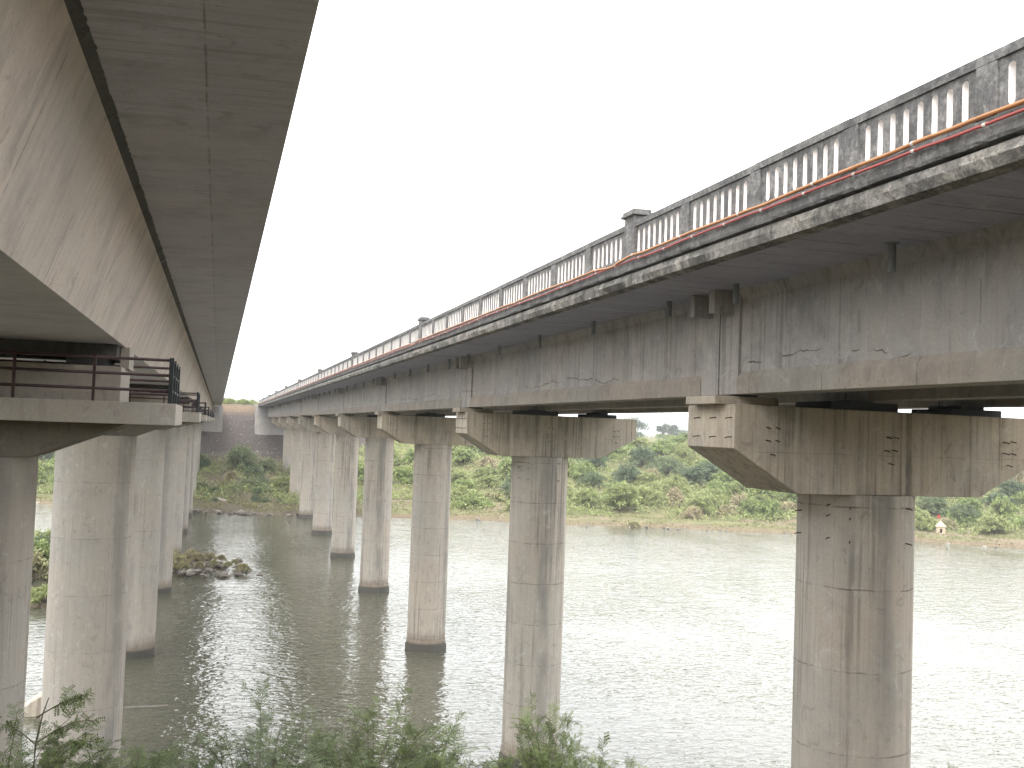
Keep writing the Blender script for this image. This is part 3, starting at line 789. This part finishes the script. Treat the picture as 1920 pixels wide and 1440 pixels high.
for key, seed, rx, rz, nl, ll, dn, mat in (
    ('a0', 1, 2.6, 2.6, 80, .34, 1, 'leaf_a'), ('a1', 2, 3.0, 2.4, 85, .34, 1, 'leaf_a'), ('a2', 3, 2.4, 3.2, 80, .32, 1, 'leaf_a'),
    ('b0', 4, 2.5, 2.9, 80, .3, 1, 'leaf_b'), ('b1', 5, 2.9, 2.3, 80, .32, 1, 'leaf_b'),
    ('c0', 6, 2.2, 1.9, 55, .38, .8, 'leaf_c'), ('c1', 7, 1.8, 2.3, 50, .36, .8, 'leaf_c')):
    st, lf = bush_parts(seed, rx, rz, int(nl*1.15), ll*.85, dn*1.25, .35 if key[0] != 'c' else .9)
    sm = st.build('branches', M['bark'], fix=False); lm = lf.build('foliage', M[mat], fix=False)
    BUSH[key] = (sm.data, lm.data); bpy.data.objects.remove(sm); bpy.data.objects.remove(lm)
def put_bush(key, x, y, z, s_, label, group=None, name='bush', cat='bush'):
    r = empty(name, (x, y, z)); r.rotation_euler = (0, 0, rnd.uniform(0, 6.28)); r.scale = (s_*rnd.uniform(.9, 1.15), s_*rnd.uniform(.9, 1.15), s_*rnd.uniform(.85, 1.15))
    for nm, me in zip(('branches', 'foliage'), BUSH[key]):
        o = bpy.data.objects.new(nm, me); COL.objects.link(o); o.parent = r
    return tag(r, label, cat, group)
rb = random.Random(11)
LBL = {'a': 'bright green thorn bush in the thicket covering the far bank', 'b': 'dark green thorn bush in the thicket covering the far bank', 'c': 'dry tan-green bush in the thicket covering the far bank'}
GRP = {'a': 'bright green bushes of the far bank', 'b': 'dark green bushes of the far bank', 'c': 'dry bushes of the far bank'}
cnt = 0; placed = []
def visible_zone(x, y):
    v = Vector((x, y, hgt(x, y)+1)); d = v.dot(fw)
    return d > 5 and abs(v.dot(rt2)/d) < .53
cands = []
for i in range(9000):
    y = rb.uniform(118, 250); x = rb.uniform(-55, 165); d = y-lerp_pts(x, FAR)
    if not visible_zone(x, y): continue
    if x > 22:
        front = 12+6*noise.noise(Vector((x*.06, 3, 0)))+(0 if x < 45 or x > 80 else 2)
        if x < 38: front = 30
        if x > 88: front = 13
        if d < front or d > 88: continue
        if 22 < x < 40 and d > 48: continue
    elif x > -11:
        if d < 17 or y > 192-(.0 if abs(x-4) > 6 else 6): continue
    else:
        if d < 9 or d > 60: continue
    cands.append((x, y, d))
for x, y, d in cands:
    sp = (4.0 if d < 45 else 5.2) if not -11 < x < 22 else 3.4
    if any((x-a)**2+(y-b)**2 < ((sp+q)/2)**2 for a, b, q in placed): continue
    if len(placed) >= 225: break
    placed.append((x, y, sp))
for x, y, sp in placed:
    d = y-lerp_pts(x, FAR); nb = noise.noise(Vector((x*.05, y*.05, 7)))+rb.uniform(-.35, .35)
    key = rb.choice(['a0', 'a1', 'a2']) if nb > -.12 else rb.choice(['b0', 'b1'])
    if rb.random() < (.24 if d < 30 else .12): key = rb.choice(['c0', 'c1'])
    if 22 < x < 45 and key[0] == 'b': key = 'a0'
    s_ = rb.uniform(.85, 1.25)*(1.15 if d > 45 else 1.05)
    if -11 < x < 22:
        key = rb.choice(['b0', 'b1', 'a0', 'c0']) if d > 22 else rb.choice(['c0', 'c1', 'b1']); s_ *= .7 if d > 22 else .5
    put_bush(key, x, y, hgt(x, y)-.25, s_, LBL[key[0]], GRP[key[0]])
# singled-out bushes
for key, px, py, s_, lb in (
    ('b0', 4.2, 186, 1.45, 'big dark green bush at the foot of the brown embankment'),
    ('b0', 106.5, 126.5, 1.15, 'rounded dark bush standing right of the shrine'),
    ('a2', 100.5, 128.5, .55, 'small pale bush standing just behind the shrine'),
    ('c1', 76.5, 142, .95, 'tan bush with bent stems at the shore, left of the nearest round pier'),
    ('c0', 70.0, 141, 1.0, 'flood-bent straw coloured bush on the shore'),
    ('c0', 57.5, 134.4, .55, 'low grey-green bush right at the water edge'),
    ('c0', 112, 104.5, .5, 'low straw bush at the water edge near the right border')):
    put_bush(key, px, py, hgt(px, py)-.2, s_, lb)
for i in range(15):
    px, py = -15.2+rb.uniform(-1.6, 2.2), 92+rb.uniform(-5, 5)
    put_bush(rb.choice(['c0', 'c1', 'c1', 'a2', 'b0']), px, py, -12.85, rb.uniform(.5, .85), 'straw and green shrub on the long islet seen between the left piers', 'shrubs on the long islet')
for i in range(7):
    px, py = -11.9+rb.uniform(-1.3, 1.3), 76.3+rb.uniform(-1.0, 1.0)
    put_bush(rb.choice(['c0', 'c1', 'a1']), px, py, -12.95, rb.uniform(.28, .45), 'low shrub on the small nearer islet beside the wide pier', 'shrubs on the small islet')
put_bush('c0', 2.6, 90.2, -12.85, .33, 'yellow grass tuft at the tip of the rubble spit')
for px, py, s_ in ((-2.6, 92, .4), (-1.2, 95, .35), (-3.6, 96, .5), (-3.4, 90.5, .35), (.2, 92.3, .22), (1.4, 91.5, .2), (-1.0, 91, .25), (-.2, 96, .3), (-2.2, 90.2, .3), (-3.0, 94, .42), (-1.8, 97, .4), (.8, 95, .25), (2.0, 93, .18)):
    put_bush('c0', px, py, -12.6, s_, 'weedy tuft among the rocks of the spit', 'weeds on the spit')
for i in range(34):
    px = rb.uniform(-8, 20); py = lerp_pts(px, FAR)+rb.uniform(4, 20)
    put_bush(rb.choice(['b1', 'c0', 'b0']), px, py, hgt(px, py)-.2, rb.uniform(.22, .42), 'knee-high grey-green weed clump on the flat shore between the bridges', 'weeds on the shore between the bridges')
# grass: blades on the shore strip
m = MB(); rg = random.Random(5)
for i in range(26000):
    x = rg.uniform(-45, 125); 
    if i < 5500: x = rg.uniform(-12, 24)
    d = rg.uniform(.8, 26) if i >= 1500 else rg.uniform(66, 72)
    y = lerp_pts(x, FAR)+d
    if i < 1500: y = rg.uniform(213, 222)
    if noise.noise(Vector((x*.22, y*.22, 1))) < -.12 and i >= 1500: continue
    z = hgt(x, y); L = rg.uniform(.15, .42)
    if -9 < x < 22: L *= 1.3
    leafq(m, Vector((x, y, z-.03)), (Vector((0, 0, 1))+rv(rg)*.8).normalized(), L, .07, rv(rg), rg.random())
tag(m.build('grass', M['grass'], fix=False), 'short grass over the flat far shore', 'grass', kind='stuff')

m = MB(); rg = random.Random(9)
for i in range(15000):
    x = rg.uniform(-50, 135); d = rg.uniform(9, 92); y = lerp_pts(x, FAR)+d
    if not visible_zone(x, y) or (-11 < x < 22 and d > 46): continue
    nz = noise.noise(Vector((x*.12, y*.12, 4)))
    if d < 18 and nz < .12: continue
    if nz < -.45: continue
    z = hgt(x, y); hh = rg.uniform(.3, 1.5); tn = rg.random()
    for _ in range(12):
        p = Vector((x, y, z))+Vector((rg.gauss(0, .5), rg.gauss(0, .5), hh*rg.random()))
        leafq(m, p, (rv(rg)+Vector((0, 0, .3))).normalized(), rg.uniform(.3, .6), .07, rv(rg), tn*.7+.3*rg.random())
tag(m.build('undergrowth', M['leaf_a'], fix=False), 'low green undergrowth between the bushes of the far bank', 'undergrowth', kind='stuff')

# distant trees on the plateau and low scrub line
def tree(x, y, z, h, rx, seed, label, flat=1.0, cover=.5):
    r = tag(empty('tree', (x, y, z)), label, 'tree'); rg = random.Random(seed); tr = MB(); lf = MB()
    tr.tube([(0, 0, 0), (rg.uniform(-.2, .2), 0, h*.3), (rg.uniform(-.4, .4), 0, h*.55)], h*.035, 7, taper=h*.02)
    cl = []
    for i in range(9):
        a = rg.uniform(0, 6.28); q = rx*rg.uniform(.3, .8); c = Vector((math.cos(a)*q, math.sin(a)*q, h*(.55+.33*rg.random()*flat)))
        tr.tube([(0, 0, h*rg.uniform(.3, .5)), tuple(c*.6+Vector((0, 0, h*.25))), tuple(c)], h*.014, 5, taper=h*.005); cl.append((c, rx*rg.uniform(.28, .48)))
    for c, q in cl:
        tn = rg.random()
        for _ in range(420):
            p = c+Vector((rg.gauss(0, .5), rg.gauss(0, .5), rg.gauss(0, .38)))*q
            leafq(lf, p, rv(rg), rg.uniform(.35, .7), .17, rv(rg), tn*.6+.4*rg.random())
    tr.build('trunk', M['bark'], r, fix=False); lf.build('crown', M['leaf_far'], r, fix=False); return r
tree(168.5, 400, -1.8, 9.4, 8.0, 1, 'broad pale tree on the horizon at left of the gap under the bridge')
tree(187, 400, -1.8, 7.4, 3.6, 2, 'small leaning tree on the horizon in the gap under the bridge', .6)
tree(182.3, 398, -1.8, 6.0, 2.4, 3, 'narrow dark tree beside the pale horizon mast')
tree(199, 420, -1.8, 4.8, 5, 4, 'low rounded far tree just left of the nearest pier cap', .5)
for px, py, hh, lb in ((176.2, 396, 6.0, 'thin pale pole beside the broad horizon tree'), (183.6, 396, 5.2, 'thin pale pole before the narrow dark tree')):
    o = MB().tube([(0, 0, 0), (0, 0, hh)], .14, 8, taper=.09).build('utility_pole', M['rock_l'], smooth=True)
    o.location = (px, py, -1.8); tag(o, lb, 'pole')
    MB().box(-.7, .7, -.05, .05, hh-.5, hh-.38).build('crossarm', M['rock_l'], o)
for i in range(20):
    a = -12+i*1.65+rb.uniform(-.5, .5)
    if a > 19: break
    put_bush('a1', a, 216.5+rb.uniform(-2, 4), 3.1, rb.uniform(.4, .65), 'low green bush on the top of the road embankment', 'low bushes topping the embankment')
for i in range(45):
    a = rb.uniform(-80, 380); b = rb.uniform(300, 480)
    if not visible_zone(a, b): continue
    put_bush(rb.choice(['a1', 'b1']), a, b, hgt(a, b)-.3, rb.uniform(.8, 1.5), 'distant bush on the plateau beyond the far bank', 'distant plateau bushes')

# ---------------- foreground acacia shrubs
def shrub(seed, W, topz, ntw, spread=.5):
    """arching stems, thin twigs, feathery compound leaves. origin = base."""
    rg = random.Random(seed); st = MB(); lf = MB()
    for i in range(ntw):
        a = rg.uniform(0, 6.28); q = W*math.sqrt(rg.random()); hh = topz*(1-.30*(q/W)**2)*rg.uniform(.72, 1.0)
        tip = Vector((math.cos(a)*q, math.sin(a)*q*.7, hh))
        base = Vector((rg.uniform(-.2, .2), rg.uniform(-.15, .15), 0))
        cp = [base, base+Vector((0, 0, topz*.5)), tip-Vector((math.cos(a)*.25, math.sin(a)*.2, .25)), tip+Vector((math.cos(a), math.sin(a), 0))*rg.uniform(.15, .45)+Vector((0, 0, rg.uniform(-.12, .12)))]
        P = []
        for k in range(13):
            t = k/12; P.append((1-t)**3*cp[0]+3*t*(1-t)**2*cp[1]+3*t*t*(1-t)*cp[2]+t**3*cp[3])
        if i % 4 == 0: st.tube(P, .014, 4, taper=.003)
        else: st.tube(P[7:], .006, 4, taper=.002)
        # side twigs on the upper part
        for s_ in range(9):
            t0 = rg.uniform(.6, 1); k = min(11, int(t0*12)); p0 = P[k].lerp(P[k+1], t0*12-k)
            d0 = ((P[k+1]-P[k]).normalized()+rv(rg)*.9).normalized(); Lw = rg.uniform(.15, .38); tone = rg.random()
            pts = [p0+d0*Lw*u/5+Vector((0, 0, -.09*(u/5)**2*Lw*3)) for u in range(6)]
            st.tube(pts, .003, 3, taper=.0012, cap=False)
            nl = int(Lw/.022)
            for j in range(nl):
                u = (j+.5)/nl*5; kk = min(4, int(u)); pp = pts[kk].lerp(pts[kk+1], u-kk); ax = (pts[kk+1]-pts[kk]).normalized()
                side = ax.cross(Vector((0, 0, 1))+rv(rg)*.4).normalized()*(1 if j % 2 else -1)
                ld = (side+ax*.55+rv(rg)*.3).normalized(); LL = rg.uniform(.05, .085)
                nrm = ax.cross(side).normalized()
                for e in range(5):
                    b0 = pp+ld*LL*(e+.6)/5; sd_ = ld.cross(nrm).normalized()
                    for sg in (-1, 1):
                        leafq(lf, b0, (sd_*sg+ld*.35).normalized(), .021, .005, nrm, tone*.6+.4*rg.random())
    return st, lf
SH = []
for sd_, W, tz, nt_ in ((21, 1.0, 3.9, 240), (22, .85, 3.7, 215), (23, .6, 3.6, 95)):
    st, lf = shrub(sd_, W, tz, nt_)
    a = st.build('branches', M['twig'], fix=False); b = lf.build('foliage', M['leaf_near'], fix=False)
    SH.append((a.data, b.data)); bpy.data.objects.remove(a); bpy.data.objects.remove(b)
def put_shrub(k, x, y, top, label, rot, s_=1.0):
    g = hgt(x, y); H0 = (3.9, 3.7, 3.6)[k]*.97
    r = empty('acacia_shrub', (x, y, g-.05)); r.rotation_euler = (0, 0, rot); r.scale = (s_, s_, (top-g)/H0)
    for nm, me in zip(('branches', 'foliage'), SH[k]):
        o = bpy.data.objects.new(nm, me); COL.objects.link(o); o.parent = r
    return tag(r, label, 'shrub')
put_shrub(0, -1.45, 8.2, -2.30, 'feathery shrub at bottom left in front of the leftmost pier', .3)
put_shrub(1, -.55, 8.0, -2.42, 'feathery shrub in front of the wide left pier', 2.0)
put_shrub(0, .45, 8.2, -2.36, 'tallest feathery shrub in front of the shaded water, left of centre', 1.2)
put_shrub(1, 1.35, 8.4, -2.36, 'feathery shrub at bottom centre left of the second round pier', 4.0)
put_shrub(2, 1.95, 8.2, -2.50, 'low feathery shrub between the centre shrub and the second round pier', .4)
put_shrub(1, 2.75, 8.1, -2.36, 'feathery shrub before the foot of the second round pier', 5.1, .7)
put_shrub(2, 3.3, 8.3, -2.75, 'sparse low shrub just right of the second round pier', 2.2, .7)
put_shrub(2, 6.55, 8.0, -2.98, 'single shrub peeping in at bottom right beside the nearest round pier', 3.0, .8)
# the bare sapling rising in front of the wide pier
rg = random.Random(3); st = MB(); lf = MB()
bx, by, bz = -1.06, 6.9, hgt(-1.06, 6.9)
r = tag(empty('sapling', (bx, by, bz)), 'thin bare-stemmed sapling rising before the wide left pier', 'sapling')
top = -1.76-bz
stem = [Vector((0, 0, 0)), Vector((.02, 0, top*.5)), Vector((.06, 0, top-.55)), Vector((.07, 0, top-.28)), Vector((.10, 0, top-.1)), Vector((.13, 0, top))]
st.tube(stem, .012, 6, taper=.003)
for (h0, dx, dz, n) in ((top-.55, .36, .26, 11), (top-.28, .34, .12, 10), (top-.28, -.26, .12, 8), (top-.12, .3, .1, 9), (top-.62, .2, .22, 6), (top-.5, -.3, .08, 8)):
    p0 = Vector((.065, 0, h0)); pts = [p0+Vector((dx*u/6, .05*u/6, dz*math.sin(u/6*1.9))) for u in range(7)]
    st.tube(pts, .005, 4, taper=.0015)
    for j in range(n*3):
        u = rg.uniform(2, 5.9); kk = int(u); pp = pts[kk].lerp(pts[kk+1], u-kk); ld = (rv(rg)+Vector((0, 0, -.3))).normalized(); nrm = rv(rg)
        for e in range(5):
            b0 = pp+ld*.06*(e+.6)/5; sdv = ld.cross(nrm).normalized()
            for sg in (-1, 1): leafq(lf, b0, (sdv*sg+ld*.35).normalized(), .02, .0055, nrm, rg.random())
st.build('stem', M['twig'], r, fix=False); lf.build('foliage', M['leaf_near'], r, fix=False)
print('BUSHES', len(placed))

# ------------------------------------------------------------------ thin haze
hb = MB().box(-3050, 3050, -1450, 3050, -21, 25).build('haze', [bpy.data.materials.new('haze')])
hm = hb.data.materials[0]; hm.use_nodes = True; hn = hm.node_tree; hn.nodes.clear()
ho = hn.nodes.new('ShaderNodeOutputMaterial'); hv = hn.nodes.new('ShaderNodeVolumePrincipled')
hv.inputs['Color'].default_value = (.93, .95, .97, 1); hv.inputs['Density'].default_value = .00045; hv.inputs['Anisotropy'].default_value = .3
hn.links.new(hv.outputs[0], ho.inputs['Volume']); tag(hb, kind='stuff')
